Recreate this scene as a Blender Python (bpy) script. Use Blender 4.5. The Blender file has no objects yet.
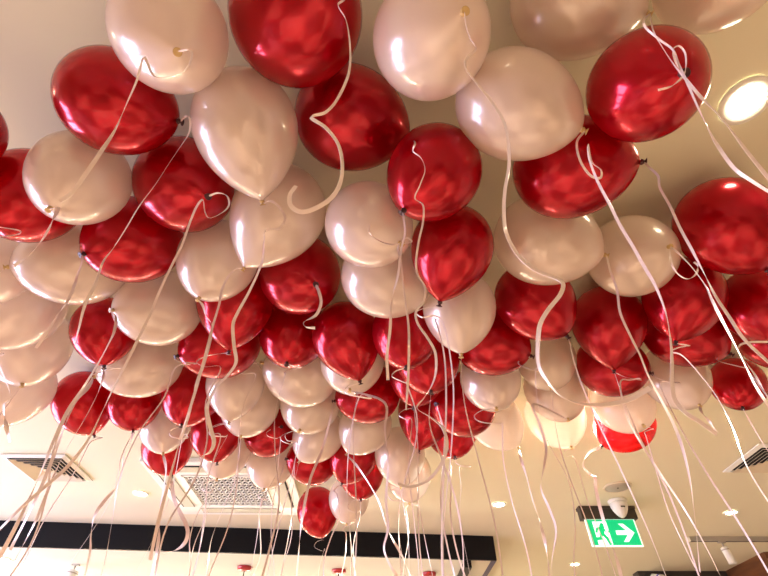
import bpy, bmesh, math, random
from mathutils import Vector, Matrix
C = bpy.context.scene.collection
SC = bpy.context.scene
PI = math.pi
random.seed(7)

# ---------------------------------------------------------------- camera
CZ = 1.5                 # camera height; the ceiling is 1.2 m above it
HC = 2.7
F = 455.0                # focal length in pixels of the 768 px wide frame
cam = bpy.data.cameras.new('camera'); camo = bpy.data.objects.new('camera', cam); C.objects.link(camo)
cam.sensor_fit = 'HORIZONTAL'; cam.sensor_width = 36.0; cam.lens = F / 768.0 * 36.0
cam.clip_start = 0.02
camo.location = (0, 0, CZ); camo.rotation_euler = (math.radians(90 + 45), 0, 0)
SC.camera = camo

# ---------------------------------------------------------------- world and daylight
w = bpy.data.worlds.new('world'); SC.world = w; w.use_nodes = True
bg = w.node_tree.nodes['Background']; bg.inputs[0].default_value = (0.62, 0.66, 1.0, 1); bg.inputs[1].default_value = 2.2

def area_light(name, loc, rot, sx, sy, power, color):
    l = bpy.data.lights.new(name, 'AREA'); l.shape = 'RECTANGLE'; l.size = sx; l.size_y = sy
    l.energy = power; l.color = color
    o = bpy.data.objects.new(name, l); o.location = loc; o.rotation_euler = rot; C.objects.link(o)
    return o
# daylight that comes in through the long shop window on the left
for yy in (0.95, 2.55, 4.15):
    area_light('daylight_window', (-4.60, yy, 1.65), (math.radians(90), 0, math.radians(-90)), 1.25, 1.4, 60, (0.74, 0.68, 1.0))

SC.view_settings.view_transform = 'Standard'; SC.view_settings.look = 'None'
SC.view_settings.exposure = 0.55; SC.view_settings.gamma = 1.0
SC.view_settings.use_curve_mapping = False
SC.cycles.max_bounces = 8; SC.cycles.diffuse_bounces = 5; SC.cycles.transmission_bounces = 4
SC.cycles.sample_clamp_indirect = 25.0
SC.cycles.caustics_reflective = False; SC.cycles.caustics_refractive = False

# ---------------------------------------------------------------- helpers
def srgb(r, g, b):
    f = lambda c: (c / 12.92 if c <= 0.04045 else ((c + 0.055) / 1.055) ** 2.4)
    return (f(r / 255), f(g / 255), f(b / 255), 1)

def mat(name, color, rough=0.5, metal=0.0, coat=0.0, noise=0.0, scale=8.0, bump=0.0, emit=0.0, emit_col=None, spec=0.5):
    m = bpy.data.materials.new(name); m.use_nodes = True
    nt = m.node_tree; b = nt.nodes['Principled BSDF']
    b.inputs['Base Color'].default_value = color
    b.inputs['Roughness'].default_value = rough; b.inputs['Metallic'].default_value = metal
    b.inputs['Coat Weight'].default_value = coat; b.inputs['Coat Roughness'].default_value = 0.06
    b.inputs['Specular IOR Level'].default_value = spec
    if emit:
        b.inputs['Emission Color'].default_value = emit_col or color; b.inputs['Emission Strength'].default_value = emit
    if noise or bump:
        tc = nt.nodes.new('ShaderNodeTexCoord'); n = nt.nodes.new('ShaderNodeTexNoise')
        n.inputs['Scale'].default_value = scale; n.inputs['Detail'].default_value = 4
        nt.links.new(tc.outputs['Object'], n.inputs['Vector'])
        if noise:
            mx = nt.nodes.new('ShaderNodeMixRGB'); mx.blend_type = 'MULTIPLY'; mx.inputs[0].default_value = noise
            mx.inputs[1].default_value = color
            nt.links.new(n.outputs['Fac'], mx.inputs[2]); nt.links.new(mx.outputs[0], b.inputs['Base Color'])
        if bump:
            bp = nt.nodes.new('ShaderNodeBump'); bp.inputs['Strength'].default_value = bump
            bp.inputs['Distance'].default_value = 0.004
            nt.links.new(n.outputs['Fac'], bp.inputs['Height']); nt.links.new(bp.outputs[0], b.inputs['Normal'])
    return m

def pearl(name, base, trans_col, metal, rough, trans, coat):
    """pearlescent latex: glossy pigment over a thin skin that lets some light through"""
    m = bpy.data.materials.new(name); m.use_nodes = True
    nt = m.node_tree; b = nt.nodes['Principled BSDF']; out = nt.nodes['Material Output']
    b.inputs['Roughness'].default_value = rough; b.inputs['Metallic'].default_value = metal
    b.inputs['Coat Weight'].default_value = coat; b.inputs['Coat Roughness'].default_value = 0.03
    tc = nt.nodes.new('ShaderNodeTexCoord'); n = nt.nodes.new('ShaderNodeTexNoise')
    n.inputs['Scale'].default_value = 1.6; n.inputs['Detail'].default_value = 3
    mp = nt.nodes.new('ShaderNodeMapRange'); mp.inputs['To Min'].default_value = 0.9; mp.inputs['To Max'].default_value = 1.06
    mx = nt.nodes.new('ShaderNodeMixRGB'); mx.blend_type = 'MULTIPLY'; mx.inputs[0].default_value = 1
    mx.inputs[1].default_value = base
    nt.links.new(tc.outputs['Object'], n.inputs['Vector']); nt.links.new(n.outputs['Fac'], mp.inputs['Value'])
    nt.links.new(mp.outputs[0], mx.inputs[2]); nt.links.new(mx.outputs[0], b.inputs['Base Color'])
    t = nt.nodes.new('ShaderNodeBsdfTranslucent'); t.inputs[0].default_value = trans_col
    ms = nt.nodes.new('ShaderNodeMixShader'); ms.inputs[0].default_value = trans
    nt.links.new(b.outputs[0], ms.inputs[1]); nt.links.new(t.outputs[0], ms.inputs[2]); nt.links.new(ms.outputs[0], out.inputs[0])
    return m

def obj(name, bm, m, parent=None, smooth=False, loc=None):
    me = bpy.data.meshes.new(name); bmesh.ops.recalc_face_normals(bm, faces=bm.faces); bm.to_mesh(me); bm.free()
    if smooth:
        for p in me.polygons: p.use_smooth = True
    if isinstance(m, (list, tuple)):
        for k in m: me.materials.append(k)
    else: me.materials.append(m)
    o = bpy.data.objects.new(name, me); C.objects.link(o)
    if parent: o.parent = parent
    if loc: o.location = loc
    return o

def tag(o, label=None, cat=None, group=None, kind=None):
    if label: o['label'] = label
    if cat: o['category'] = cat
    if group: o['group'] = group
    if kind: o['kind'] = kind
    return o

def thing(name, label, cat, loc, rotz=0, group=None):
    o = bpy.data.objects.new(name, None); o.empty_display_size = 0.05; C.objects.link(o)
    o.location = loc; o.rotation_euler = (0, 0, rotz)
    return tag(o, label, cat, group)

def add_box(bm, x0, x1, y0, y1, z0, z1, mi=0):
    v = [bm.verts.new((x, y, z)) for z in (z0, z1) for y in (y0, y1) for x in (x0, x1)]
    for f in ((0, 1, 3, 2), (4, 6, 7, 5), (0, 4, 5, 1), (2, 3, 7, 6), (0, 2, 6, 4), (1, 5, 7, 3)):
        fc = bm.faces.new([v[i] for i in f]); fc.material_index = mi
    return v

def box(*a):
    bm = bmesh.new(); add_box(bm, *a); return bm

def add_prism(bm, pts, z0, z1):
    a = [bm.verts.new((x, y, z0)) for x, y in pts]; b = [bm.verts.new((x, y, z1)) for x, y in pts]
    n = len(pts)
    bm.faces.new(a[::-1]); bm.faces.new(b)
    for i in range(n): bm.faces.new((a[i], a[(i + 1) % n], b[(i + 1) % n], b[i]))

def add_lathe(bm, prof, seg=32, mtx=None, cap0=True, cap1=True):
    """prof: (radius, z) pairs"""
    rings = []
    for r, z in prof:
        ring = []
        for k in range(seg):
            a = 2 * PI * k / seg
            p = Vector((r * math.cos(a), r * math.sin(a), z))
            if mtx: p = mtx @ p
            ring.append(bm.verts.new(p))
        rings.append(ring)
    for a, b in zip(rings, rings[1:]):
        for k in range(seg):
            bm.faces.new((a[k], a[(k + 1) % seg], b[(k + 1) % seg], b[k]))
    if cap0: bm.faces.new(rings[0][::-1])
    if cap1: bm.faces.new(rings[-1])

def lathe(prof, seg=32, mtx=None, **k):
    bm = bmesh.new(); add_lathe(bm, prof, seg, mtx, **k); return bm

def add_tube(bm, p0, p1, r, seg=12):
    p0 = Vector(p0); p1 = Vector(p1); d = p1 - p0
    m = Matrix.Translation(p0) @ d.to_track_quat('Z', 'Y').to_matrix().to_4x4()
    add_lathe(bm, [(r, 0), (r, d.length)], seg, m)

# ---------------------------------------------------------------- materials
M = {
 'ceiling': mat('ceiling_paint', (0.77, 0.75, 0.57, 1), 0.85, noise=0.04, scale=2.0, bump=0.05),
 'soffit': mat('soffit_paint', (0.63, 0.63, 0.54, 1), 0.8, noise=0.03, scale=3),
 'wall': mat('wall_paint', (0.72, 0.62, 0.48, 1), 0.85, noise=0.06, scale=3),
 'dark_wall': mat('dark_wall_paint', (0.05, 0.045, 0.04, 1), 0.6, noise=0.2, scale=5),
 'black': mat('black_laminate', (0.006, 0.007, 0.009, 1), 0.5, noise=0.2, scale=6, spec=0.15),
 'navy': mat('navy_edge', (0.01, 0.012, 0.10, 1), 0.4),
 'white_metal': mat('white_enamel', (0.84, 0.87, 0.82, 1), 0.4, noise=0.03),
 'cream_metal': mat('cream_enamel', (0.72, 0.66, 0.50, 1), 0.45, noise=0.03),
 'grey_metal': mat('grey_enamel', (0.42, 0.40, 0.34, 1), 0.5),
 'ac_flap': mat('air_flap_plastic', (0.50, 0.50, 0.38, 1), 0.5),
 'hole': mat('dark_duct', (0.012, 0.011, 0.010, 1), 0.9),  # near-black; on the diffusers it paints the shade inside the duct
 'brown_metal': mat('brown_housing', (0.055, 0.040, 0.028, 1), 0.5, noise=0.1),
 'red_enamel': mat('red_enamel', (0.42, 0.012, 0.016, 1), 0.3, coat=0.5),
 'cable': mat('black_cable', (0.01, 0.01, 0.01, 1), 0.5),
 'lamp_glow': mat('lamp_glow', (1, 0.9, 0.7, 1), 0.5, emit=30, emit_col=(1, 0.86, 0.60, 1)),
 'globe': mat('assumed_globe_glow', (1, 0.9, 0.75, 1), 0.4, emit=130, emit_col=(1, 0.88, 0.66, 1)),
 'reflector': mat('reflector', (0.85, 0.78, 0.6, 1), 0.25, metal=0.7),
 'knot_red': mat('dark_red_latex', (0.045, 0.002, 0.006, 1), 0.35),
 'knot_white': mat('gold_cream_latex', (0.62, 0.45, 0.20, 1), 0.35, coat=0.3),
 'ribbon': mat('satin_ribbon', (0.93, 0.82, 0.79, 1), 0.3, metal=0.1, coat=0.4),
 'sign_white': mat('sign_white', (0.8, 1, 0.9, 1), 0.4, emit=0.7, emit_col=(0.78, 1.0, 0.92, 1)),
 'sign_green': mat('sign_green', (0.0, 0.45, 0.14, 1), 0.4, emit=0.5, emit_col=(0.0, 0.70, 0.26, 1)),
 'camera_dark': mat('dark_lens', (0.02, 0.02, 0.02, 1), 0.2, coat=1),
 'blue': mat('blue_mark', (0.03, 0.04, 0.6, 1), 0.4),
}
M['red'] = pearl('red_pearl_latex', (0.50, 0.0015, 0.018, 1), (1.0, 0.04, 0.012, 1), 0.75, 0.22, 0.30, 0.55)
M['white'] = pearl('white_pearl_latex', (0.93, 0.83, 0.77, 1), (1.0, 0.86, 0.75, 1), 0.25, 0.25, 0.40, 0.9)

def wood(name, c1, c2, sx, sy, sz, tiles=False):
    m = bpy.data.materials.new(name); m.use_nodes = True; nt = m.node_tree; b = nt.nodes['Principled BSDF']
    tc = nt.nodes.new('ShaderNodeTexCoord'); mp = nt.nodes.new('ShaderNodeMapping'); mp.inputs['Scale'].default_value = (sx, sy, sz)
    n = nt.nodes.new('ShaderNodeTexNoise'); n.inputs['Scale'].default_value = 3; n.inputs['Detail'].default_value = 6
    cr = nt.nodes.new('ShaderNodeValToRGB'); cr.color_ramp.elements[0].position = 0.35; cr.color_ramp.elements[1].position = 0.65
    cr.color_ramp.elements[0].color = c1; cr.color_ramp.elements[1].color = c2
    nt.links.new(tc.outputs['Object'], mp.inputs[0]); nt.links.new(mp.outputs[0], n.inputs['Vector'])
    nt.links.new(n.outputs['Fac'], cr.inputs[0]); nt.links.new(cr.outputs[0], b.inputs['Base Color'])
    if tiles:                        # pale and dark stone tiles laid among the boards
        ck = nt.nodes.new('ShaderNodeTexChecker'); ck.inputs['Scale'].default_value = 0.6
        ck.inputs['Color1'].default_value = (1, 1, 1, 1); ck.inputs['Color2'].default_value = (0.34, 0.30, 0.27, 1)
        mx = nt.nodes.new('ShaderNodeMixRGB'); mx.blend_type = 'MULTIPLY'; mx.inputs[0].default_value = 1
        nt.links.new(tc.outputs['Object'], ck.inputs['Vector']); nt.links.new(cr.outputs[0], mx.inputs[1])
        nt.links.new(ck.outputs[0], mx.inputs[2]); nt.links.new(mx.outputs[0], b.inputs['Base Color'])
    b.inputs['Roughness'].default_value = 0.4
    return m
M['floor'] = wood('floor_boards', (0.46, 0.32, 0.22, 1), (0.82, 0.62, 0.46, 1), 0.6, 8, 1, True)
M['wood_wall'] = wood('wood_veneer', (0.10, 0.035, 0.012, 1), (0.17, 0.065, 0.022, 1), 1, 1, 9)

# ---------------------------------------------------------------- the room
X0, X1, Y0, Y1 = -4.5, 4.6, -3.2, 6.5
def struct(name, bm, m): return tag(obj(name, bm, m), kind='structure')
struct('floor', box(X0 - .1, X1 + .1, Y0 - .1, Y1 + .1, -0.1, 0), M['floor'])
struct('ceiling', box(X0 - .1, X1 + .1, Y0 - .1, Y1 + .1, HC, HC + 0.1), M['ceiling'])
struct('wall_right', box(X1, X1 + .1, Y0, Y1, 0, HC), M['wall'])
struct('wall_far', box(X0 - .1, X1 + .1, Y1, Y1 + .1, 0, HC), M['wall'])
bm = bmesh.new()                     # left wall with a window opening
for a in ((Y0, 0.2, 0, HC), (4.9, Y1, 0, HC), (0.2, 4.9, 0, 0.9), (0.2, 4.9, 2.4, HC), (1.7, 1.8, 0.9, 2.4), (3.3, 3.4, 0.9, 2.4)): add_box(bm, X0 - .1, X0, *a)
struct('wall_left', bm, M['wall'])
struct('wall_rear', box(X0 - .1, X1 + .1, Y0 - .1, Y0, 0, HC), M['wall'])
bm = bmesh.new()
for y in (0.2, 0.93, 1.65, 1.8, 2.53, 3.25, 3.4, 4.13, 4.85): add_box(bm, X0 - .08, X0 - .02, y, y + 0.05, 0.9, 2.4)
for z in (0.9, 1.8, 2.35): add_box(bm, X0 - .078, X0 - .022, 0.25, 4.85, z, z + 0.05)
struct('window_1', bm, M['dark_wall'])
# dark partition and the timber clad corner at the far right
struct('wall_dark_partition', box(2.50, 3.37, 5.15, 5.27, 0, HC), M['dark_wall'])
struct('wall_timber_corner', box(3.37, X1, 4.51, 5.40, 0, HC), M['wood_wall'])

# dropped canopy with black fascia
P0 = Vector((-4.48, 3.547)); P1 = Vector((0.894, 4.075)); ZB = 2.5235
d01 = (P1 - P0).normalized(); nrm = Vector((-d01.y, d01.x))
BACK = 2.1
def cp(u, v): q = P1 + d01 * u + nrm * v; return (q.x, q.y)
Lc = (P1 - P0).length
def cy(px, py): return (px, py)
def back(v): return (P1.x, P1.y + v)
canopy = thing('ceiling_canopy', 'dropped ceiling canopy with long black fascia and cream underside, behind the balloons', 'canopy', (P1.x, P1.y, HC))
def cprism(name, pts, z0, z1, m):
    bm = bmesh.new(); add_prism(bm, [(x - P1.x, y - P1.y) for x, y in pts], z0 - HC, z1 - HC); return obj(name, bm, m, canopy)
xl = P0.x
def edge_y(x): return P1.y + (x - P1.x) * d01.y / d01.x
T = 0.022; T2 = 0.042
cprism('fascia', [(xl, edge_y(xl)), (P1.x, P1.y), (P1.x, P1.y + T), (xl, edge_y(xl) + T)], ZB, HC - .001, M['black'])
cprism('underside_panel', [(xl, edge_y(xl) + T), (P1.x - T2, edge_y(P1.x - T2) + T), (P1.x - T2, 6.2), (xl, 6.2)], ZB + 0.002, ZB + 0.03, M['soffit'])
cprism('side_fascia', [(P1.x - T2, edge_y(P1.x - T2) + T), (P1.x, P1.y + T), (P1.x, 6.2), (P1.x - T2, 6.2)], ZB, HC - .001, M['navy'])
cprism('cross_beam', [(0.635, edge_y(0.635) + T), (0.690, edge_y(0.690) + T), (0.690, 6.18), (0.635, 6.18)], ZB - 0.05, ZB + 0.002, M['black'])

# ---------------------------------------------------------------- downlights
def downlight(x, y, z, r, label, power=60.0, group='recessed downlights in the ceiling', spot=60):
    t = thing('downlight', label, 'light', (x, y, z), 0, group)
    bm = bmesh.new(); seg = 36
    add_lathe(bm, [(r * 0.72, -0.001), (r * 0.72, -0.006), (r * 0.98, -0.009), (r * 1.05, -0.006), (r * 1.06, -0.001)], seg, cap0=False, cap1=False)
    obj('trim_ring', bm, M['white_metal'], t, True)
    obj('lamp_lens', lathe([(r * 0.73, -0.001), (r * 0.71, -0.005), (r * 0.3, -0.0065), (0.002, -0.007)], seg), M['lamp_glow'], t, True)
    l = bpy.data.lights.new('downlight_lamp', 'SPOT'); l.energy = power; l.color = (1.0, 0.93, 0.77)
    l.spot_size = math.radians(spot); l.spot_blend = 0.4; l.shadow_soft_size = r * 0.6
    o = bpy.data.objects.new('downlight_lamp', l); C.objects.link(o); o.parent = t; o.location = (0, 0, -0.035)
    return t
DL = [
 (0.954, 0.50, 'large round recessed downlight at upper right beside a red balloon', 0.062),
 (0.985, 2.20, 'recessed downlight hidden behind the glowing cream and orange balloons', 0.055),
 (0.817, 3.37, 'small recessed downlight right of the balloons, above the end of the black fascia', 0.05),
 (2.55, 3.53, 'small recessed downlight at right between the air diffuser and the ceiling track', 0.05),
 (1.81, 4.90, 'small recessed downlight furthest back, left below the green exit sign', 0.05),
 (-1.65, 3.17, 'small recessed downlight at left between the air diffuser and the air conditioner', 0.05),
]
for x, y, lab, r in DL: downlight(x, y, HC, r, lab, *((230, 'recessed downlights in the ceiling', 158) if 'hidden' in lab else (290, 'recessed downlights in the ceiling', 75) if 'large' in lab else (36,)))
downlight(-1.55, 0.35, HC, 0.06, 'added unseen downlight beyond the upper left picture corner', 260, spot=75)  # unseen lamp, added to brighten the near floor and ceiling
rear = thing
for x in (-3.4, -1.7, 0.0, 1.7, 3.4):  # assumed lamps behind the camera, added for fill light and balloon reflections
    for y in (-0.75, -2.3):
        downlight(x, y, HC, 0.055, 'assumed unseen downlight in the ceiling behind the viewer', 45)
for x, y in ((3.6, 1.2), (-3.6, 1.6)):
    downlight(x, y, HC, 0.055, 'added unseen downlight beyond the %s picture edge' % ('right' if x > 0 else 'left'), 60)  # out-of-frame side lamps, added for extra light in the near zone
downlight(-2.99, 4.04, ZB + .002, 0.055, 'recessed downlight in the canopy underside at the lower left corner', 30)
for x in (-3.6, -2.6, -1.6, -0.6, 0.3):  # assumed row of lamps out of view, added to reflect as dots
    downlight(x, 5.35 + 0.09 * x, ZB + .002, 0.055, 'assumed unseen downlight in the canopy underside below the picture edge', 15)
for x in (1.7, 3.0): downlight(x, 5.9 if x < 2 else 5.8, HC, 0.055, 'assumed unseen downlight beyond the dark partition', 45) if x < 2 else None  # assumed far lamp out of view, added for light and reflections

# ---------------------------------------------------------------- square air diffusers
def diffuser(cx, cyy, half, rz, label):
    t = thing('air_diffuser', label, 'air vent', (cx, cyy, HC), rz, 'square louvred air diffusers')
    obj('duct_shade_plate', box(-half * .9, half * .9, -half * .9, half * .9, -0.004, -0.001), M['hole'], t)  # black plate instead of an open duct; its colour stands for the shade inside
    def ring(ri, ro, zi, zo, th=0.003):
        bm = bmesh.new()
        pr = [(ri, zi), (ro, zo), (ro, zo - th), (ri, zi - th)]
        loops = [[bm.verts.new((sx * r, sy * r, z)) for sx, sy in ((-1, -1), (1, -1), (1, 1), (-1, 1))] for r, z in pr]
        for a, b in zip(loops, loops[1:] + loops[:1]):
            for k in range(4): bm.faces.new((a[k], a[(k + 1) % 4], b[(k + 1) % 4], b[k]))
        return bm
    obj('frame', ring(half * .86, half, -0.010, -0.003, 0.006), M['white_metal'], t)
    for k in range(5):
        r = half * (0.17 + 0.145 * k)
        obj('louvre', ring(r - half * .05, r + half * .075, -0.010, -0.0225, .002), M['cream_metal'], t)
    obj('centre_plate', box(-half * .09, half * .09, -half * .09, half * .09, -0.0235, -0.019), M['cream_metal'], t)
    return t
diffuser(-2.06, 2.76, 0.188, math.radians(1), 'square white louvred air diffuser in the ceiling at lower left')
diffuser(2.30, 2.63, 0.188, math.radians(1), 'square louvred air diffuser at the right edge, below the lowest red balloon there')

# ---------------------------------------------------------------- ceiling cassette
ac = thing('ceiling_air_conditioner', 'square white ceiling cassette air conditioner with honeycomb grille behind the lower balloons', 'air conditioner', (-1.01, 3.06, HC), math.radians(1.2))
bm = bmesh.new(); h = 0.44; g = 0.25
for a in ((-h, h, g + .0, h), (-h, h, -h, -g), (-h, -g, -g, g), (g, h, -g, g)): add_box(bm, a[0], a[1], a[2], a[3], -0.030, -0.001)
pan = obj('panel', bm, M['white_metal'], ac)
mm = pan.modifiers.new('b', 'BEVEL'); mm.width = 0.006; mm.segments = 2
bm = bmesh.new(); add_box(bm, -g, g, -g, g, -0.012, -0.002); obj('filter', bm, M['hole'], ac)
bm = bmesh.new()
for k in range(13):                     # honeycomb intake grille: zigzag bars
    y = -0.235 + k * 0.47 / 12; n = 26
    pts = [(-0.235 + j * 0.47 / n, y + (0.0085 if j % 2 else -0.0085)) for j in range(n + 1)]
    for a, b in zip(pts, pts[1:]):
        vs = []
        for (px, py) in (a, b):
            for dy in (-0.0034, 0.0034):
                for z in (-0.032, -0.024): vs.append(bm.verts.new((px, py + dy, z)))
        for f in ((0, 4, 6, 2), (1, 3, 7, 5), (0, 1, 5, 4), (2, 6, 7, 3)): bm.faces.new([vs[i] for i in f])
for j in range(27):
    x = -0.235 + j * 0.47 / 26
    for k in range(12):
        if (j + k) % 2: 
            yy = -0.235 + k * 0.47 / 12 + (0.0085 if j % 2 else -0.0085)
            add_box(bm, x - 0.0022, x + 0.0022, yy, yy + 0.47 / 12, -0.031, -0.025)
obj('intake_grille', bm, M['white_metal'], ac)
bm = bmesh.new()
for a in ((-g, g, g - .012, g), (-g, g, -g, -g + .012), (-g, -g + .012, -g, g), (g - .012, g, -g, g)): add_box(bm, a[0], a[1], a[2], a[3], -0.036, -0.022)
obj('grille_frame', bm, M['white_metal'], ac)
for k in range(4):
    r = Matrix.Rotation(k * PI / 2, 4, 'Z')
    bm = box(-0.27, 0.27, 0.305, 0.375, -0.036, -0.031); bmesh.ops.transform(bm, matrix=r, verts=bm.verts)
    fl = obj('air_flap', bm, M['ac_flap'], ac)
    bm = box(-0.275, 0.275, 0.376, 0.386, -0.034, -0.0295); bmesh.ops.transform(bm, matrix=r, verts=bm.verts)
    obj('outlet_slot', bm, M['hole'], fl)
# small dark status panel at the cassette corner
bm = bmesh.new()
for k in range(3): add_box(bm, -0.40 + 0.022 * k, -0.386 + 0.022 * k, -0.40, -0.36, -0.033, -0.029)
obj('status_panel', bm, M['hole'], ac)

# ---------------------------------------------------------------- speaker, dome, exit sign
sp = thing('ceiling_speaker', 'flat round grey speaker grille in the ceiling above the exit sign', 'speaker', (1.545, 3.06, HC))
obj('rim', lathe([(0.092, -0.001), (0.092, -0.006), (0.084, -0.009), (0.080, -0.006), (0.080, -0.001)], 40, cap0=False, cap1=False), M['cream_metal'], sp, True)
obj('grille', lathe([(0.080, -0.002), (0.079, -0.006), (0.04, -0.0085), (0.008, -0.009)], 40), M['grey_metal'], sp, True)
obj('centre_badge', lathe([(0.007, -0.009), (0.006, -0.0115)], 16), M['brown_metal'], sp, True)

dm = thing('dome_detector', 'white teardrop dome device hanging from the ceiling in front of the exit sign', 'security camera', (1.63, 3.30, HC))
obj('base_ring', lathe([(0.064, -0.001), (0.065, -0.012), (0.060, -0.020)], 36), M['white_metal'], dm, True)
obj('dome', lathe([(0.059, -0.020), (0.057, -0.040), (0.049, -0.064), (0.036, -0.088), (0.023, -0.104), (0.012, -0.112), (0.003, -0.114)], 36), M['white_metal'], dm, True)
bm = box(-0.014, 0.014, -0.0535, -0.045, -0.062, -0.054); obj('lens_slot', bm, M['camera_dark'], dm)

SX, SY = 1.59, 3.43
ex = thing('exit_sign', 'illuminated green emergency exit sign with running figure and arrow under a brown housing', 'exit sign', (SX, SY, HC))
W2 = 0.196
obj('housing', box(-W2, W2, -0.025, 0.035, -0.085, -0.001), M['brown_metal'], ex)
obj('housing_lip', box(-W2 - .004, W2 + .004, -0.029, 0.039, -0.020, -0.0005), M['brown_metal'], ex)
pw = 0.174; zt, zb = -0.085, -0.257
obj('acrylic_panel', box(-pw, pw, -0.005, 0.005, zb, zt), M['sign_white'], ex)
yf = -0.0062
def flat(polys, m, name, y=yf, parent=ex):
    bm = bmesh.new()
    for p in polys:
        a = [bm.verts.new((x, y, z)) for x, z in p]; b = [bm.verts.new((x, y + 0.0012, z)) for x, z in p]
        bm.faces.new(a); bm.faces.new(b[::-1])
        for i in range(len(p)): bm.faces.new((a[i], b[i], b[(i + 1) % len(p)], a[(i + 1) % len(p)]))
    return obj(name, bm, m, parent)
def rect(x0, x1, z0, z1): return [(x0, z0), (x1, z0), (x1, z1), (x0, z1)]
bd = 0.008
flat([rect(-pw + bd, pw - bd, zb + bd, zt - .002)], M['sign_green'], 'green_face')
dx0, dx1, dz0, dz1 = -0.128, -0.030, zb + 0.010, zt - 0.014
door = flat([rect(dx0, dx1, dz0, dz1)], M['sign_white'], 'doorway_symbol', yf - .0012)
def limb(pts, wd):
    out = []
    for (ax, az), (bx, bz) in zip(pts, pts[1:]):
        d = Vector((bx - ax, bz - az)); n = Vector((-d.y, d.x)).normalized() * wd / 2; e = d.normalized() * wd * .3
        out.append([(ax - e.x - n.x, az - e.y - n.y), (bx + e.x - n.x, bz + e.y - n.y), (bx + e.x + n.x, bz + e.y + n.y), (ax - e.x + n.x, az - e.y + n.y)])
    return out
zc = (zt + zb) / 2
head = [(-0.068 + 0.0125 * math.cos(a * PI / 8), zc + 0.050 + 0.0125 * math.sin(a * PI / 8)) for a in range(16)]
fig = [head]
fig += limb([(-0.072, zc + 0.036), (-0.086, zc - 0.010)], 0.032)          # trunk
fig += limb([(-0.070, zc + 0.028), (-0.050, zc + 0.008), (-0.030, zc + 0.006)], 0.013)   # leading arm
fig += limb([(-0.082, zc + 0.030), (-0.108, zc + 0.026), (-0.118, zc + 0.004)], 0.013)    # trailing arm
fig += limb([(-0.080, zc - 0.006), (-0.058, zc - 0.036), (-0.046, zc - 0.070)], 0.019)   # leading leg
fig += limb([(-0.090, zc - 0.006), (-0.100, zc - 0.036), (-0.142, zc - 0.040)], 0.018)   # trailing leg
flat(fig, M['sign_green'], 'running_figure', yf - .0024)
ax = 0.085
arrow = [rect(ax - 0.070, ax + 0.015, zc - 0.014, zc + 0.014),
         [(ax - 0.020, zc + 0.060), (ax + 0.006, zc + 0.060), (ax + 0.060, zc), (ax + 0.034, zc + 0.0)],
         [(ax - 0.020, zc - 0.060), (ax + 0.034, zc), (ax + 0.060, zc), (ax + 0.006, zc - 0.060)],
         [(ax - 0.020, zc + 0.060), (ax + 0.034, zc), (ax + 0.0, zc + 0.0), (ax - 0.050, zc + 0.060)]]
arrow = [rect(ax - 0.068, ax + 0.020, zc - 0.014, zc + 0.014),
         [(ax - 0.036, zc + 0.058), (ax - 0.002, zc + 0.058), (ax + 0.058, zc), (ax + 0.020, zc)],
         [(ax - 0.036, zc - 0.058), (ax + 0.020, zc), (ax + 0.058, zc), (ax - 0.002, zc - 0.058)]]
flat(arrow, M['sign_white'], 'arrow_symbol', yf - .0014)

# ---------------------------------------------------------------- track and spotlights
tr = thing('ceiling_track', 'pale lighting track on the ceiling at lower right above the timber corner', 'track', (2.505, 4.10, HC))
bm = box(0, 1.9, -0.018, 0.018, -0.034, -0.001); obj('rail', bm, M['grey_metal'], tr)
bm = box(0, 1.9, -0.006, 0.006, -0.0345, -0.0335); obj('slot', bm, M['hole'], tr)
bm = box(-0.004, 0.0, -0.020, 0.020, -0.036, -0.001); obj('end_cap', bm, M['cream_metal'], tr)
def spot(x, y, z, tilt, label, r=0.029, L=0.115, rail=False):
    t = thing('spotlight', label, 'spotlight', (x, y, z), 0)
    obj('adapter', box(-0.03, 0.03, -0.013, 0.013, -0.010, 0), M['grey_metal'], t)
    bm = bmesh.new(); add_tube(bm, (0, 0, -0.009), (0, 0, -0.045), 0.006); obj('stem', bm, M['grey_metal'], t, True)
    m = Matrix.Translation((0, 0, -0.045)) @ Matrix.Rotation(tilt, 4, 'Y')
    obj('lamp_head', lathe([(r * .55, 0.006), (r * .97, -0.0), (r, -0.006), (r, -L), (r * .86, -L), (r * .8, -L + .02)], 28, m), M['white_metal'], t, True)
    obj('lamp_collar', lathe([(r * 1.03, -0.012), (r * 1.03, -0.020)], 28, m, cap0=False, cap1=False), M['grey_metal'], t, True)
    return t
spot(2.76, 4.10, HC - 0.035, math.radians(-6), 'white cylindrical spotlight hanging from the ceiling track at lower right')
spot(-2.50, 4.20, ZB + .002, math.radians(10), 'white cylindrical spotlight under the canopy at the bottom left', r=0.045, L=0.14)
# small wall camera on the dark partition
sc_ = thing('wall_camera', 'small white camera with a blue mark on top of the dark partition at the bottom', 'security camera', (2.62, 5.15, 2.64))
bm = bmesh.new(); add_tube(bm, (0, 0, 0.0), (0, -0.06, 0.0), 0.012); obj('bracket', bm, M['grey_metal'], sc_, True)
bm = bmesh.new(); add_tube(bm, (-0.01, -0.05, -0.01), (0.02, -0.17, -0.045), 0.036, 20); obj('camera_body', bm, M['white_metal'], sc_, True)
bm = bmesh.new(); add_tube(bm, (0.008, -0.122, -0.031), (0.012, -0.138, -0.0355), 0.037, 20); obj('blue_band', bm, M['blue'], sc_, True)

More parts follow.
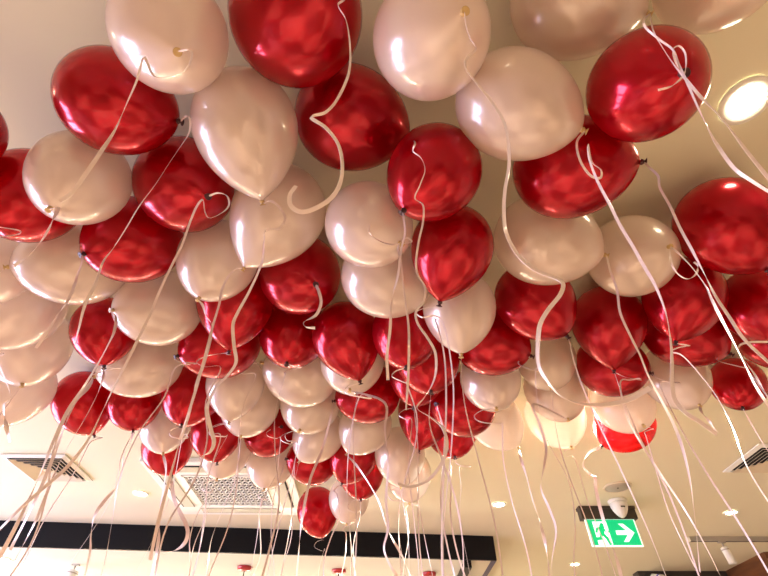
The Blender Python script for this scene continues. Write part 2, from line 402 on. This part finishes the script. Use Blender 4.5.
# ---------------------------------------------------------------- red pendants
PEN = ((-1.144, 4.27, 'left'), (-0.378, 4.37, 'middle'), (0.384, 4.46, 'right'))
for x, y, s in PEN:
    t = thing('pendant_lamp', 'red pendant lamp under the canopy, %s one of three' % s, 'pendant lamp', (x, y, ZB + .002), 0, 'red pendant lamps under the canopy')
    obj('canopy_cup', lathe([(0.060, 0), (0.061, -0.010), (0.056, -0.024), (0.030, -0.028), (0.008, -0.032)], 32), M['red_enamel'], t, True)
    bm = bmesh.new(); add_tube(bm, (0, 0, -0.030), (0, 0, -0.62), 0.004, 8); obj('cord', bm, M['cable'], t, True)
    obj('shade', lathe([(0.025, -0.60), (0.035, -0.63), (0.12, -0.72), (0.16, -0.82), (0.155, -0.82), (0.115, -0.725), (0.03, -0.64)], 36, cap0=True, cap1=False), M['red_enamel'], t, True)

for k in range(7):  # assumed out-of-frame lamps, added for the rows of dots reflected in the balloons
    x = -3.9 + k * 0.68
    t = thing('assumed_globe_pendant', 'assumed glowing globe pendant, unseen below the picture edge', 'pendant lamp', (x, 5.75, ZB + .002), 0, 'assumed unseen globe pendants')
    obj('ceiling_cup', lathe([(0.05, 0), (0.05, -0.02), (0.01, -0.026)], 24), M['black'], t, True)
    bm = bmesh.new(); add_tube(bm, (0, 0, -0.02), (0, 0, -0.56), 0.003, 8); obj('cord', bm, M['cable'], t, True)
    obj('globe', lathe([(0.012, -0.56), (0.04, -0.575), (0.058, -0.60), (0.062, -0.62), (0.056, -0.65), (0.036, -0.672), (0.004, -0.682)], 24), M['globe'], t, True)

# ---------------------------------------------------------------- balloons
BAL = [
(1,'W',1,(-0.3811,0.2527,2.3939),0.0993,0.999,(0.406,-0.079,-0.910),
  'pearl white balloon cut by the top edge, gold knot facing down, left third'),
(2,'R',0,(-0.5664,0.3994,2.4514),0.1065,1.010,(0.961,0.227,-0.160),
  'large red balloon alone against bare ceiling at upper left, dark knot pointing right'),
(3,'W',0,(-0.6924,0.5576,2.4150),0.1031,1.000,(-0.000,-0.058,-0.998),
  'round white balloon below the upper left red one, gold knot near its lower left rim'),
(4,'R',0,(-0.9191,0.4447,2.4279),0.0922,0.995,(0.293,-0.160,-0.943),
  'red balloon sliver cut by the left picture edge, highest of those at that edge'),
(5,'R',0,(-0.8849,0.6446,2.4735),0.1143,0.999,(0.002,-0.137,-0.991),
  'red balloon at the left picture edge, tucked behind and below a round white one'),
(6,'R',0,(-0.4991,0.6238,2.4884),0.1181,1.000,(0.641,-0.264,-0.721),
  'plum red balloon at upper left between the biggest white teardrop and a round white one'),
(7,'R',0,(-0.6723,0.7827,2.4695),0.1171,0.999,(-0.414,-0.367,-0.833),
  'dark red balloon at left above a long white one, black knot at its lower left'),
(8,'W',0,(-0.8903,0.8878,2.4985),0.1278,1.016,(-0.752,-0.364,-0.549),
  'long white balloon lying sideways under a dark red one at left, knot leftmost'),
(9,'W',0,(-1.1442,0.8889,2.4794),0.1077,0.996,(0.210,-0.143,-0.967),
  'small piece of white balloon at the left edge, first of four stacked down it'),
(10,'W',0,(-1.2038,1.1079,2.5291),0.1289,1.007,(-0.022,0.093,-0.995),
  'white balloon at the left picture edge, second of four stacked down that edge'),
(11,'W',0,(-1.3206,1.3459,2.5555),0.1383,1.005,(0.302,0.104,-0.948),
  'white balloon at the left picture edge, third of four stacked down that edge'),
(12,'W',0,(-1.4594,1.5656,2.5027),0.1273,1.009,(-0.116,0.016,-0.993),
  'lowest white balloon at the left picture edge, bare ceiling and square air diffuser below it'),
(13,'R',1,(-0.9544,1.1989,2.5052),0.1048,1.004,(0.296,0.184,-0.937),
  'red balloon between two white ones at left, directly above a wide white one'),
(14,'W',0,(-0.7069,1.0679,2.4786),0.1197,0.999,(-0.505,-0.607,-0.613),
  'white balloon at left with knot at its upper left rim, below a dark red balloon'),
(15,'W',0,(-0.4587,0.8342,2.4497),0.1066,1.001,(-0.161,0.149,-0.976),
  'white egg shaped balloon with gold knot at its bottom, left of the white teardrop balloons'),
(16,'W',0,(-0.9184,1.4404,2.5360),0.1311,1.016,(-0.772,-0.269,-0.575),
  'wide white balloon at left lying over two red ones, knot at its left end'),
(17,'R',0,(-0.5774,1.2990,2.5228),0.1287,1.013,(-0.687,-0.354,-0.634),
  'flat lying red balloon with black knot at its left tip, in the left middle'),
(18,'R',1,(-0.4700,1.0492,2.4998),0.1196,1.004,(-0.032,0.446,-0.895),
  'red balloon hanging point down at left of centre, over a flat lying red one'),
(19,'W',1,(-0.2648,0.6793,2.4530),0.1150,1.041,(-0.504,0.520,-0.690),
  'white balloon behind and below the biggest white teardrop, thin looped ribbon in front'),
(20,'W',1,(-0.2921,0.4374,2.4210),0.1080,1.045,(0.148,0.856,-0.495),
  'biggest white teardrop balloon, point down, left of centre near the top'),
(21,'R',0,(-0.1699,0.2510,2.4779),0.1221,1.007,(0.606,-0.463,-0.646),
  'large red balloon cut by the top edge, zigzag ribbon passing its right side'),
(22,'R',0,(-0.0869,0.4805,2.5516),0.1210,1.014,(0.958,0.169,-0.231),
  'red balloon in the upper middle with a bent pale ribbon folded across its left side'),
(23,'W',0,(0.0810,0.2561,2.3731),0.1004,1.000,(0.290,-0.519,-0.804),
  'round white balloon in the top middle with a round button knot at its upper right'),
(24,'W',0,(0.3829,0.2400,2.5801),0.1145,1.039,(0.894,0.068,-0.443),
  'very wide white balloon cut by the top edge, right of centre'),
(25,'W',0,(0.6563,0.1973,2.5857),0.1079,1.005,(0.191,-0.213,-0.958),
  'white balloon cut by the top right corner, bright rim along its lower edge'),
(26,'W',0,(0.2484,0.3719,2.3708),0.1010,1.082,(0.875,0.135,-0.465),
  'white balloon at upper right of centre, gold lower right knot with looped ribbon'),
(27,'R',0,(0.4737,0.3267,2.3457),0.0976,0.996,(-0.069,-0.492,-0.868),
  'large red balloon next to the big downlight, thick ribbons crossing its dark knot'),
(28,'R',0,(0.4073,0.5286,2.4070),0.1127,1.018,(0.868,-0.319,-0.381),
  'wide red balloon under two white ones at upper right, black knot sticking out right'),
(29,'W',0,(0.4144,0.7539,2.4342),0.1192,1.026,(0.851,-0.101,-0.515),
  'wide white balloon right of centre, tapering right onto a rounder white balloon'),
(30,'W',0,(0.7307,0.8887,2.5212),0.1202,0.978,(0.149,-0.766,-0.625),
  'round white balloon with knot near its right rim, beside the big isolated red one'),
(31,'R',0,(0.9540,0.7730,2.5274),0.1255,1.016,(0.398,0.302,-0.866),
  'big bright red balloon at the right edge with a glossy highlight on its top'),
(32,'R',0,(0.1067,0.5012,2.3455),0.0970,1.000,(-0.544,0.215,-0.811),
  'red balloon in the middle with black knot at its lower left, curled ribbon in front'),
(33,'W',0,(-0.0382,0.6552,2.3675),0.1008,0.999,(0.569,-0.212,-0.794),
  'round white balloon in the middle, thin ribbon tied across its right side'),
(34,'R',1,(0.1653,0.7105,2.3537),0.0997,1.007,(-0.224,0.583,-0.781),
  'bright red teardrop balloon in the centre, black knot at its bottom tip'),
(35,'W',0,(-0.0046,0.8538,2.3969),0.1091,1.012,(0.877,0.230,-0.421),
  'white balloon in the centre just left of the bright red teardrop one'),
(36,'W',1,(0.2052,0.9167,2.3438),0.0987,1.001,(-0.044,0.263,-0.964),
  'white balloon in the centre directly below the bright red teardrop, knot at bottom'),
(37,'R',0,(-0.2554,0.9469,2.5054),0.1225,1.000,(0.430,-0.485,-0.762),
  'red balloon left of centre with black knot and a short hooked ribbon on its front'),
(38,'R',1,(-0.1221,1.1392,2.4235),0.1085,1.004,(0.312,0.413,-0.856),
  'tall glossy red balloon in the centre left, small dark knot at its bottom right'),
(39,'R',0,(-0.3152,1.2351,2.5201),0.1187,0.999,(0.001,-0.131,-0.991),
  'red balloon squeezed behind the tall glossy one at centre left, white balloon below it'),
(40,'R',0,(0.4423,0.9771,2.4315),0.1120,1.003,(0.522,0.191,-0.831),
  'red balloon right of centre below a wide white one, broad ribbon crossing its right half'),
(41,'R',0,(0.3446,1.1855,2.4426),0.1145,1.002,(0.800,-0.171,-0.575),
  'red balloon right of centre lying flat, round black knot at its right end'),
(42,'R',1,(0.7745,1.1930,2.5324),0.1202,1.005,(-0.008,0.498,-0.867),
  'pointed red balloon at right of centre, hanging straight below the two touching white balloons'),
(43,'R',1,(0.9341,1.0179,2.4894),0.1155,1.001,(-0.356,0.384,-0.852),
  'pointed red balloon at right below a round white one, black knot at its bottom'),
(44,'R',0,(1.0656,1.2639,2.5490),0.1251,1.005,(0.659,-0.119,-0.742),
  'red balloon at right lying behind a pointed one, dark knot at its right end'),
(45,'R',0,(1.1998,1.0581,2.4871),0.1162,1.001,(-0.023,0.001,-1.000),
  'red balloon cut by the right edge, right under the big bright red one'),
(46,'R',0,(1.3904,1.2656,2.5418),0.1211,0.999,(-0.064,-0.093,-0.994),
  'red balloon cut by the right edge, mostly hidden, third red one down that edge'),
(47,'R',0,(1.5104,1.6622,2.5893),0.1049,1.000,(-0.379,-0.063,-0.923),
  'lowest red balloon near the right edge, bare ceiling and an air diffuser below it'),
(48,'R',0,(0.8587,1.4349,2.5200),0.1188,0.997,(0.546,-0.556,-0.626),
  'small red balloon lying flat under a pointed red one, knot at right end'),
(49,'W',0,(0.6157,1.4150,2.5358),0.1090,1.001,(-0.125,-0.109,-0.986),
  'thin looking white balloon right of centre with red balloons above and beside it'),
(50,'W',0,(1.1332,1.4995,2.5165),0.1195,0.999,(0.074,-0.198,-0.977),
  'white balloon at right just left of the lowest red one, knot at its lower right'),
(51,'W',0,(0.7096,1.6293,2.5473),0.1248,0.999,(0.023,-0.130,-0.991),
  'peach tinted white balloon with a brightly lit cream balloon directly below it'),
(52,'W',0,(0.7778,1.8753,2.5619),0.1313,1.003,(0.137,-0.094,-0.986),
  'brightly glowing cream balloon at the lower edge of the cluster, right of centre'),
(53,'W',0,(1.0178,1.7205,2.5334),0.1241,1.001,(0.044,-0.408,-0.912),
  'pinkish white balloon in front of a glowing orange red balloon, knot at its lower right'),
(54,'R',0,(1.1260,1.9449,2.5604),0.1273,1.002,(-0.754,0.311,-0.578),
  'glowing orange red balloon lit from behind, above the green exit sign'),
(55,'R',0,(0.3219,1.6278,2.4671),0.1290,0.971,(-0.742,-0.572,-0.348),
  'big round red balloon at lower centre, dark knot facing forward at its left'),
(56,'R',1,(0.1858,1.8151,2.5442),0.1236,1.004,(-0.210,0.272,-0.939),
  'dark red balloon with black bottom knot, left of the big round lower red one'),
(57,'R',0,(0.3202,2.0212,2.5710),0.1248,0.998,(0.004,-0.173,-0.985),
  'small piece of red balloon peeking out below the big round red one at lower centre'),
(58,'R',1,(0.1314,1.4520,2.5103),0.1163,0.998,(-0.149,-0.010,-0.989),
  'red balloon in the lower centre, behind and left of the big round red one'),
(59,'R',1,(0.0642,1.0585,2.3728),0.1017,0.999,(-0.021,-0.144,-0.989),
  'red balloon in the centre below two white ones, long straight ribbons hanging in front'),
(60,'R',0,(0.1454,1.2456,2.4127),0.1071,1.000,(0.008,-0.094,-0.996),
  'dark red balloon almost hidden deep inside the centre of the cluster'),
(61,'R',0,(-0.0575,1.6534,2.5318),0.1222,1.001,(-0.909,-0.209,-0.360),
  'red balloon lying flat at lower centre, black knot at its left tip'),
(62,'W',0,(-0.1165,1.3623,2.4921),0.1163,0.997,(0.001,-0.192,-0.981),
  'white balloon showing only a crescent under the tall glossy red one'),
(63,'W',0,(-0.3138,1.4963,2.5253),0.1321,1.015,(-0.809,-0.572,-0.134),
  'white balloon left of centre below a squeezed red one, uppermost of three stacked white ones'),
(64,'W',1,(-0.5917,1.5513,2.5150),0.1119,1.001,(0.020,0.201,-0.979),
  'white teardrop balloon at lower left of centre, small knot at its bottom'),
(65,'W',0,(-0.5923,1.7908,2.5659),0.1277,1.000,(-0.020,-0.098,-0.995),
  'white balloon half hidden behind a white teardrop one at lower left of centre'),
(66,'R',0,(-0.5654,2.0763,2.5770),0.1189,0.997,(0.563,-0.791,-0.239),
  'small dark red balloon with light knot and looped ribbon, right of the white teardrop pair'),
(67,'W',0,(-0.3181,1.7596,2.5621),0.1317,1.000,(-0.150,-0.241,-0.959),
  'middle one of three stacked white balloons left of centre'),
(68,'W',0,(-0.3050,1.9994,2.5295),0.1168,1.001,(-0.539,0.165,-0.826),
  'lowest of three stacked white balloons left of centre, red balloon directly under it'),
(69,'W',0,(-0.0822,1.8983,2.5233),0.1175,0.998,(-0.541,0.297,-0.787),
  'white balloon at lower centre under a flat lying red one with a black knot'),
(70,'R',0,(-0.8017,1.6617,2.5372),0.1194,1.000,(0.031,-0.096,-0.995),
  'red balloon in the lower left between a wide white balloon and a white teardrop'),
(71,'R',0,(-1.0936,1.7576,2.5671),0.1142,0.997,(0.255,0.156,-0.954),
  'red balloon lower left directly under the wide white one, knot at its bottom'),
(72,'R',0,(-1.3306,1.7750,2.5715),0.1191,1.067,(0.351,0.605,-0.715),
  'round dark red balloon at far lower left, black knot at its lower right'),
(73,'W',1,(-1.0402,1.9906,2.5676),0.1126,0.999,(0.311,-0.155,-0.938),
  'small white balloon in lower left sitting over a small red one'),
(74,'R',0,(-1.1050,2.2119,2.5725),0.1216,0.999,(0.369,0.224,-0.902),
  'small red balloon at lower left edge of the cluster, beside the white ceiling air conditioner'),
(75,'R',0,(-0.7752,1.9566,2.5214),0.1146,0.999,(0.220,0.175,-0.960),
  'small red balloon with black knot just above the grille of the ceiling air conditioner'),
(76,'W',0,(-0.7969,2.1978,2.5504),0.1254,1.000,(-0.005,-0.106,-0.994),
  'white balloon covering the top left of the air conditioner grille'),
(77,'W',0,(-0.5987,2.3568,2.5666),0.1281,0.999,(-0.041,-0.125,-0.991),
  'white balloon covering the top right of the air conditioner grille, red balloon to its right'),
(78,'R',0,(-0.3610,2.2836,2.5303),0.1221,0.999,(-0.765,-0.599,-0.236),
  'small red balloon lying flat above the lowest red one, black knot on its left'),
(79,'R',0,(-0.1498,2.1706,2.5143),0.1197,1.000,(-0.328,0.130,-0.936),
  'small red balloon at lower centre overlapping another red one behind it'),
(80,'R',0,(-0.1212,2.4357,2.5377),0.1215,0.999,(0.010,-0.125,-0.992),
  'small red balloon at lower centre, partly behind another red one, white one below it'),
(81,'R',0,(-0.4109,2.9479,2.5184),0.1240,1.038,(0.253,0.299,-0.920),
  'lowest red balloon of the cluster, egg shaped, in front of the black fascia'),
(82,'W',0,(-0.2090,2.8113,2.5385),0.1203,0.999,(-0.035,-0.121,-0.992),
  'small white balloon right beside the lowest red one'),
(83,'W',0,(0.0765,2.1069,2.4838),0.1204,1.008,(-0.001,0.125,-0.992),
  'pale white balloon left of the dark red ones at lower centre, behind long ribbons'),
(84,'W',0,(0.1302,2.4328,2.5263),0.1225,1.004,(-0.006,-0.030,-1.000),
  'lowest pale white balloon at lower centre, mostly hidden by another white one'),
(85,'W',0,(0.4879,1.8474,2.5201),0.1186,1.006,(0.600,0.158,-0.785),
  'pale white balloon beside the big round lower red one, knot at lower right'),
(86,'W',0,(0.3858,1.4012,2.4390),0.1080,0.999,(-0.039,-0.158,-0.987),
  'pale white balloon below a flat red one, above right of the big round one'),
]
TOPL = 1.02
def body_mesh(name, m, BOTL, EX):
    bm = bmesh.new(); prof = []
    for k in range(1, 15):
        a = k / 15 * PI / 2; prof.append((math.sin(a), TOPL * math.cos(a)))
    for k in range(0, 23):
        t = (k / 23); t = 1 - (1 - t) ** 1.3
        s = t * BOTL; r = max((1 - t * t) ** EX, 0.0)
        if r < 0.06: r = 0.06
        prof.append((r, -s))
    prof.append((0.052, -BOTL * 0.995)); prof.append((0.030, -BOTL * 1.01))
    seg = 48
    add_lathe(bm, prof, seg, cap0=False, cap1=True)
    top = bm.verts.new((0, 0, TOPL)); bm.verts.ensure_lookup_table()
    for k in range(seg): bm.faces.new((bm.verts[(k + 1) % seg], bm.verts[k], top))
    bmesh.ops.recalc_face_normals(bm, faces=bm.faces)
    me = bpy.data.meshes.new(name); bm.to_mesh(me); bm.free()
    for p in me.polygons: p.use_smooth = True
    me.materials.append(m); return me
def knot_mesh(name, m):
    bm = bmesh.new()
    add_lathe(bm, [(0.020, 0.03), (0.046, 0.012), (0.055, -0.012), (0.042, -0.038), (0.022, -0.050), (0.034, -0.066), (0.062, -0.082), (0.068, -0.092), (0.056, -0.096), (0.02, -0.080)], 20)
    me = bpy.data.meshes.new(name); bmesh.ops.recalc_face_normals(bm, faces=bm.faces); bm.to_mesh(me); bm.free()
    for p in me.polygons: p.use_smooth = True
    me.materials.append(m); return me
BL = (1.25, 1.38)
BM = {(c, v): body_mesh('balloon_body', M[n], BL[v], (0.62, 0.78)[v]) for c, n in (('R', 'red'), ('W', 'white')) for v in (0, 1)}
KM = {'R': knot_mesh('red_balloon_knot', M['knot_red']), 'W': knot_mesh('white_balloon_knot', M['knot_white'])}
roots = {}; INFO = {}
for i, col, shp, c, R, e, n, lab in BAL:
    n = Vector(n).normalized(); c = Vector(c)
    name = 'balloon'
    t = thing(name, lab, 'balloon', c, 0, 'red and white helium balloons under the ceiling')
    t.rotation_mode = 'QUATERNION'; t.rotation_quaternion = (-n).to_track_quat('Z', 'Y')
    b = bpy.data.objects.new('latex_body', BM[col, shp]); C.objects.link(b); b.parent = t; b.scale = (R, R, R * e)
    k = bpy.data.objects.new('knot', KM[col]); C.objects.link(k); k.parent = t
    ks = max(R, 0.115) * (1.0 if col == 'R' else 0.9); k.scale = (ks, ks, ks); k.location = (0, 0, -R * e * (BL[shp] + .012))
    roots[i] = t; INFO[i] = (col, c, R, e, n, c + n * (R * e * (BL[shp] + .012) + ks * .05))

# ---------------------------------------------------------------- ribbons
SPH = [(c + n * R * .14 * e, R * 1.10, j) for j, (col, c, R, e, n, kp) in INFO.items()]
cE = sE = math.sqrt(.5)
def ray(px, py):
    u = (px - 384) / F; v = (288 - py) / F
    return Vector((u, cE - v * sE, sE + v * cE))
def catmull(P, per=8):
    out = []
    Q = [P[0] * 2 - P[1]] + list(P) + [P[-1] * 2 - P[-2]]
    for a, b, c_, d in zip(Q, Q[1:], Q[2:], Q[3:]):
        for k in range(per):
            t = k / per
            out.append(0.5 * ((2 * b) + (c_ - a) * t + (2 * a - 5 * b + 4 * c_ - d) * t * t + (3 * b - a - 3 * c_ + d) * t ** 3))
    out.append(P[-1].copy()); return out
def strip(root, pts, width, tw0, tw1, wob):
    """flat satin ribbon with real thickness following pts, slowly twisting"""
    bm = bmesh.new(); th = 0.00025; n = len(pts); rings = []
    tang0 = (pts[1] - pts[0]).normalized(); ref = tang0.orthogonal()
    minv = root.matrix_world.inverted()
    for i, p in enumerate(pts):
        tg = (pts[min(i + 1, n - 1)] - pts[max(i - 1, 0)])
        if tg.length < 1e-7: tg = tang0
        tg.normalize(); ref = (ref - tg * ref.dot(tg))
        if ref.length < 1e-5: ref = tg.orthogonal()
        ref.normalize(); q = tg.cross(ref)
        s = i / (n - 1); a = tw0 + (tw1 - tw0) * s * 1.3 + wob * math.sin(s * 9 + tw0 * 3)
        ww = width * (0.5 if i < 2 else 1) / 2
        wd = ref * math.cos(a) + q * math.sin(a); nn = tg.cross(wd)
        rings.append([bm.verts.new(minv @ (p + wd * sx * ww + nn * sy * th)) for sx, sy in ((-1, -1), (1, -1), (1, 1), (-1, 1))])
    for a, b in zip(rings, rings[1:]):
        for k in range(4): bm.faces.new((a[k], a[(k + 1) % 4], b[(k + 1) % 4], b[k]))
    bm.faces.new(rings[0][::-1]); bm.faces.new(rings[-1])
    return obj('ribbon', bm, M['ribbon'], root, False)
bpy.context.view_layer.update()

def first_hit(r, skip=None):
    best = 1e9; rr = r.dot(r)
    for c, R, j in SPH:
        if j == skip: continue
        b = r.dot(c - camo.location); cc = (c - camo.location).length_squared - R * R
        disc = b * b - rr * cc
        if disc > 0: best = min(best, (b - math.sqrt(disc)) / rr)
    return best

def traced(i, path, width, tw=1.5, from_knot=True):
    """a ribbon seen in front: it hangs in the upright plane through its knot, pulled in front of any balloon it crosses"""
    kp = INFO[i][5]; Yk = kp.y
    ts = []
    for (px, py) in path:
        r = ray(px, py); t = min(Yk / max(r.y, .05), 1.25 / max(r.z, .1))
        t = min(t, first_hit(r) - 0.015)
        ts.append(t)
    n = len(ts)
    lo = [min(ts[max(0, k - 1):k + 2]) for k in range(n)]
    sm = [sum(lo[max(0, k - 1):k + 2]) / len(lo[max(0, k - 1):k + 2]) for k in range(n)]
    P = [camo.location + ray(*path[k]) * sm[k] for k in range(n)]
    if from_knot: P[0] = kp.copy()
    pts = catmull(P, 9)
    width = width * 1000 * 0.52 * (sum(sm) / n) / F
    strip(roots[i], pts, width, random.uniform(-.4, .4), tw * 1.5, .8)

def hang(i, length, seed):
    rnd = random.Random(seed * 31 + 5)
    kp = INFO[i][5]; P = [kp.copy()]
    lean = Vector((rnd.uniform(-.05, .05), rnd.uniform(-.04, .04), 0)); p = kp.copy()
    if rnd.random() < .55:                 # a loose curl next to the knot
        a0 = rnd.uniform(0, 2 * PI); rr = rnd.uniform(.02, .045)
        for k in range(1, 6):
            a = a0 + k * 1.15 * rnd.choice((1, 1, 1.1)); P.append(kp + Vector((rr * (math.cos(a) - math.cos(a0)), rr * .5 * (math.sin(a) - math.sin(a0)), -0.010 * k + rr * .6 * (math.sin(a) - math.sin(a0)))))
        p = P[-1].copy()
    nseg = rnd.randint(7, 10); st = length / nseg
    amp = rnd.uniform(.004, .030); phs = rnd.uniform(0, 6); fr = rnd.uniform(.9, 1.7)
    for k in range(1, nseg + 1):
        s = k / nseg
        q = p + Vector((lean.x * s * 1.2 + amp * math.sin(k * fr + phs), lean.y * s + amp * .6 * math.cos(k * fr * .8 + phs), -st * k))
        for _ in range(3):
            for c, R, j in SPH:
                d = q - c
                if d.length < R + 0.015:
                    h = Vector((d.x, d.y, 0)); 
                    if h.length < 1e-3: h = Vector((0, -1, 0))
                    need = math.sqrt(max((R + .016) ** 2 - d.z ** 2, 0)); h = h.normalized() * need
                    q = Vector((c.x + h.x, c.y + h.y, q.z))
        P.append(q)
    if rnd.random() < .35:                 # curled end
        e = P[-1]
        for k in range(1, 4): P.append(e + Vector((0.02 * k * (1 if seed % 2 else -1), 0, -0.012 * k + 0.008 * k * k)))
    strip(roots[i], catmull(P, 5), rnd.choice((.003, .0035, .004, .005)), rnd.uniform(-1, 1), rnd.uniform(1, 5), .5)

TR = [
 (1, [(177,51),(190,50),(191,60),(183,72),(168,77),(154,76),(147,62),(143,58),(137,80),(127,103),(115,130),(100,153),(85,175),(72,193),(60,201)], .006),
 (2, [(178,121),(186,116),(190,120),(189,133),(178,150),(168,165),(155,185),(140,205),(125,230),(112,250),(103,262),(95,285),(85,305),(79,328),(75,345)], .0045),
 (3, [(50,208),(58,208),(54,217),(48,230),(40,243),(28,256),(14,266)], .007),
 (6, [(207,196),(218,193),(227,196),(229,205),(223,212),(210,218),(205,212),(203,200),(197,206),(190,222),(182,245),(172,265),(160,290),(150,315),(140,335),(128,360),(115,385),(103,410),(88,440),(68,466),(47,485),(22,507),(-3,532)], .0045),
 (7, [(84,254),(82,262),(77,276),(75,284),(68,300),(58,315),(45,335),(36,348)], .005),
 (9, [(24,372),(8,386),(4,405),(6,425),(10,442)], .007),
 (21, [(340,-14),(345,-2),(338,5),(346,20),(350,45),(349,72),(338,98),(326,112),(311,117),(325,127),(337,142),(342,160),(341,180),(333,196),(318,207),(302,212),(291,206),(290,195),(296,186)], .0065),
 (22, [(410,136),(415,143),(413,151),(421,158),(425,170),(420,185),(415,198),(423,205),(423,222),(419,240),(416,262),(418,275),(425,287),(424,300),(416,312),(418,324),(427,337),(435,352),(436,370),(432,385),(424,398),(417,408),(430,417),(442,427),(447,442),(444,458),(436,472),(425,482),(410,487),(398,484)], .0046),
 (23, [(463,13),(466,25),(470,38),(476,49),(466,59),(467,70),(478,85),(490,100),(503,120),(508,140),(509,165),(505,190),(504,215),(507,235),(518,255),(535,270),(555,278),(563,284),(560,295),(548,310),(540,325),(538,345),(539,365),(547,380),(560,395),(577,403),(602,405),(628,400),(650,388)], .0062),
 (24, [(650,14),(644,20),(646,28),(660,40),(673,50),(679,65),(686,80),(697,105),(708,128),(718,146),(734,168),(755,183),(780,198)], .0050),
 (24, [(650,14),(653,30),(661,45),(672,62),(684,77),(699,95),(712,108),(725,122),(740,142),(757,164),(780,192)], .0055),
 (27, [(682,74),(676,62),(673,50),(679,46),(685,53),(686,66),(683,76),(672,86),(658,90)], .004),
 (26, [(584,131),(577,142),(580,160),(590,175),(600,178),(601,170),(592,162),(588,145),(589,158),(597,180),(610,205),(620,225),(632,245),(645,268),(655,285),(665,310),(670,335),(672,360),(672,383),(675,400),(685,412),(700,422),(717,434)], .0058),
 (28, [(642,162),(650,168),(658,176),(660,188),(670,206),(680,228),(692,250),(705,275),(715,295),(730,318),(745,340),(775,368)], .005),
 (30, [(669,247),(677,252),(690,265),(705,285),(712,300),(722,320),(735,345),(745,365),(755,385),(768,405),(785,428)], .0052),
 (30, [(669,247),(671,262),(678,274),(688,279),(696,274),(698,266),(694,262)], .004),
 (29, [(605,255),(610,270),(617,290),(620,312),(630,335),(640,355),(648,375),(660,398),(674,425),(683,450),(690,480),(694,510),(697,540),(700,572)], .005),
 (32, [(404,210),(405,232),(401,250),(398,275),(392,300),(390,330),(387,355),(388,380)], .005),
 (33, [(400,243),(412,242),(406,238),(398,247),(401,262),(404,290),(408,320),(409,345),(408,380),(406,410)], .004),
 (33, [(400,243),(388,244),(376,239),(369,232),(370,225)], .003),
 (37, [(315,284),(319,292),(321,303),(316,315),(304,322),(306,327),(315,328)], .006),
 (19, [(243,268),(236,269),(228,277),(222,290),(219,305),(213,325),(208,345),(200,375),(192,402),(183,430),(172,470),(160,515),(150,560)], .005),
 (20, [(262,202),(271,201),(280,208),(285,218),(280,228),(266,230),(264,242),(262,262),(250,290),(238,312),(233,325),(234,345),(236,362),(228,375),(218,385),(211,397),(207,410),(211,430),(214,442),(210,452),(202,456)], .006),
 (15, [(199,298),(203,306),(206,316),(211,323),(212,335),(205,360),(196,385),(190,410),(180,440)], .0055),
 (14, [(113,310),(116,318),(114,332),(108,345),(100,360),(85,385),(68,410),(55,438),(44,465),(30,497),(14,530),(-2,560)], .006),
 (13, [(104,366),(103,378),(97,395),(84,420),(66,450),(52,480),(36,520),(15,560)], .005),
 (16, [(95,377),(88,388),(75,402),(64,428),(54,455),(42,485),(28,515),(10,550)], .006),
 (71, [(133,431),(131,440),(124,455),(122,472),(118,485),(106,499),(95,515),(91,535),(90,552),(84,580)], .0062),
 (74, [(172,476),(172,484),(174,498),(180,512),(187,527),(187,538),(182,546),(173,551),(163,553)], .007),
 (73, [(163,453),(166,470),(163,492),(160,515),(159,535),(156,555),(151,580)], .006),
 (62, [(372,392),(384,402),(385,430),(388,465),(386,500),(388,528),(384,548),(390,565),(400,580)], .0052),
 (69, [(347,454),(360,470),(378,500),(388,530),(402,556),(412,580)], .0045),
 (61, [(334,401),(330,420),(322,450),(310,480),(302,520),(298,560),(296,580)], .005),
 (54, [(601,443),(590,452),(584,461),(584,468),(591,475),(595,477),(596,490),(602,515),(610,540),(617,560),(622,580)], .0062),
 (51, [(545,420),(534,404),(540,425),(546,448),(544,466),(541,488),(549,508),(556,530),(552,560),(552,580)], .005),
 (85, [(519,448),(522,462),(527,478),(532,498),(540,522),(546,548),(550,578)], .006),
 (50, [(699,405),(702,413),(709,421),(717,433)], .005),
 (45, [(728,320),(740,345),(755,375),(770,400)], .004),
]
done = set()
for k, (i, path, wd) in enumerate(TR):
    traced(i, path, wd, tw=[1.2, 2.2, -1.6, 3.0][k % 4]); done.add(i)
k = 0
for i in INFO:
    if i in done or i in (4, 25, 46): continue
    k += 1; hang(i, random.Random(i).uniform(0.75, 1.35), i)
for i in (13, 58, 55, 64, 38, 67, 71, 80, 83, 42): hang(i, random.Random(i * 7).uniform(0.9, 1.3), i + 200)
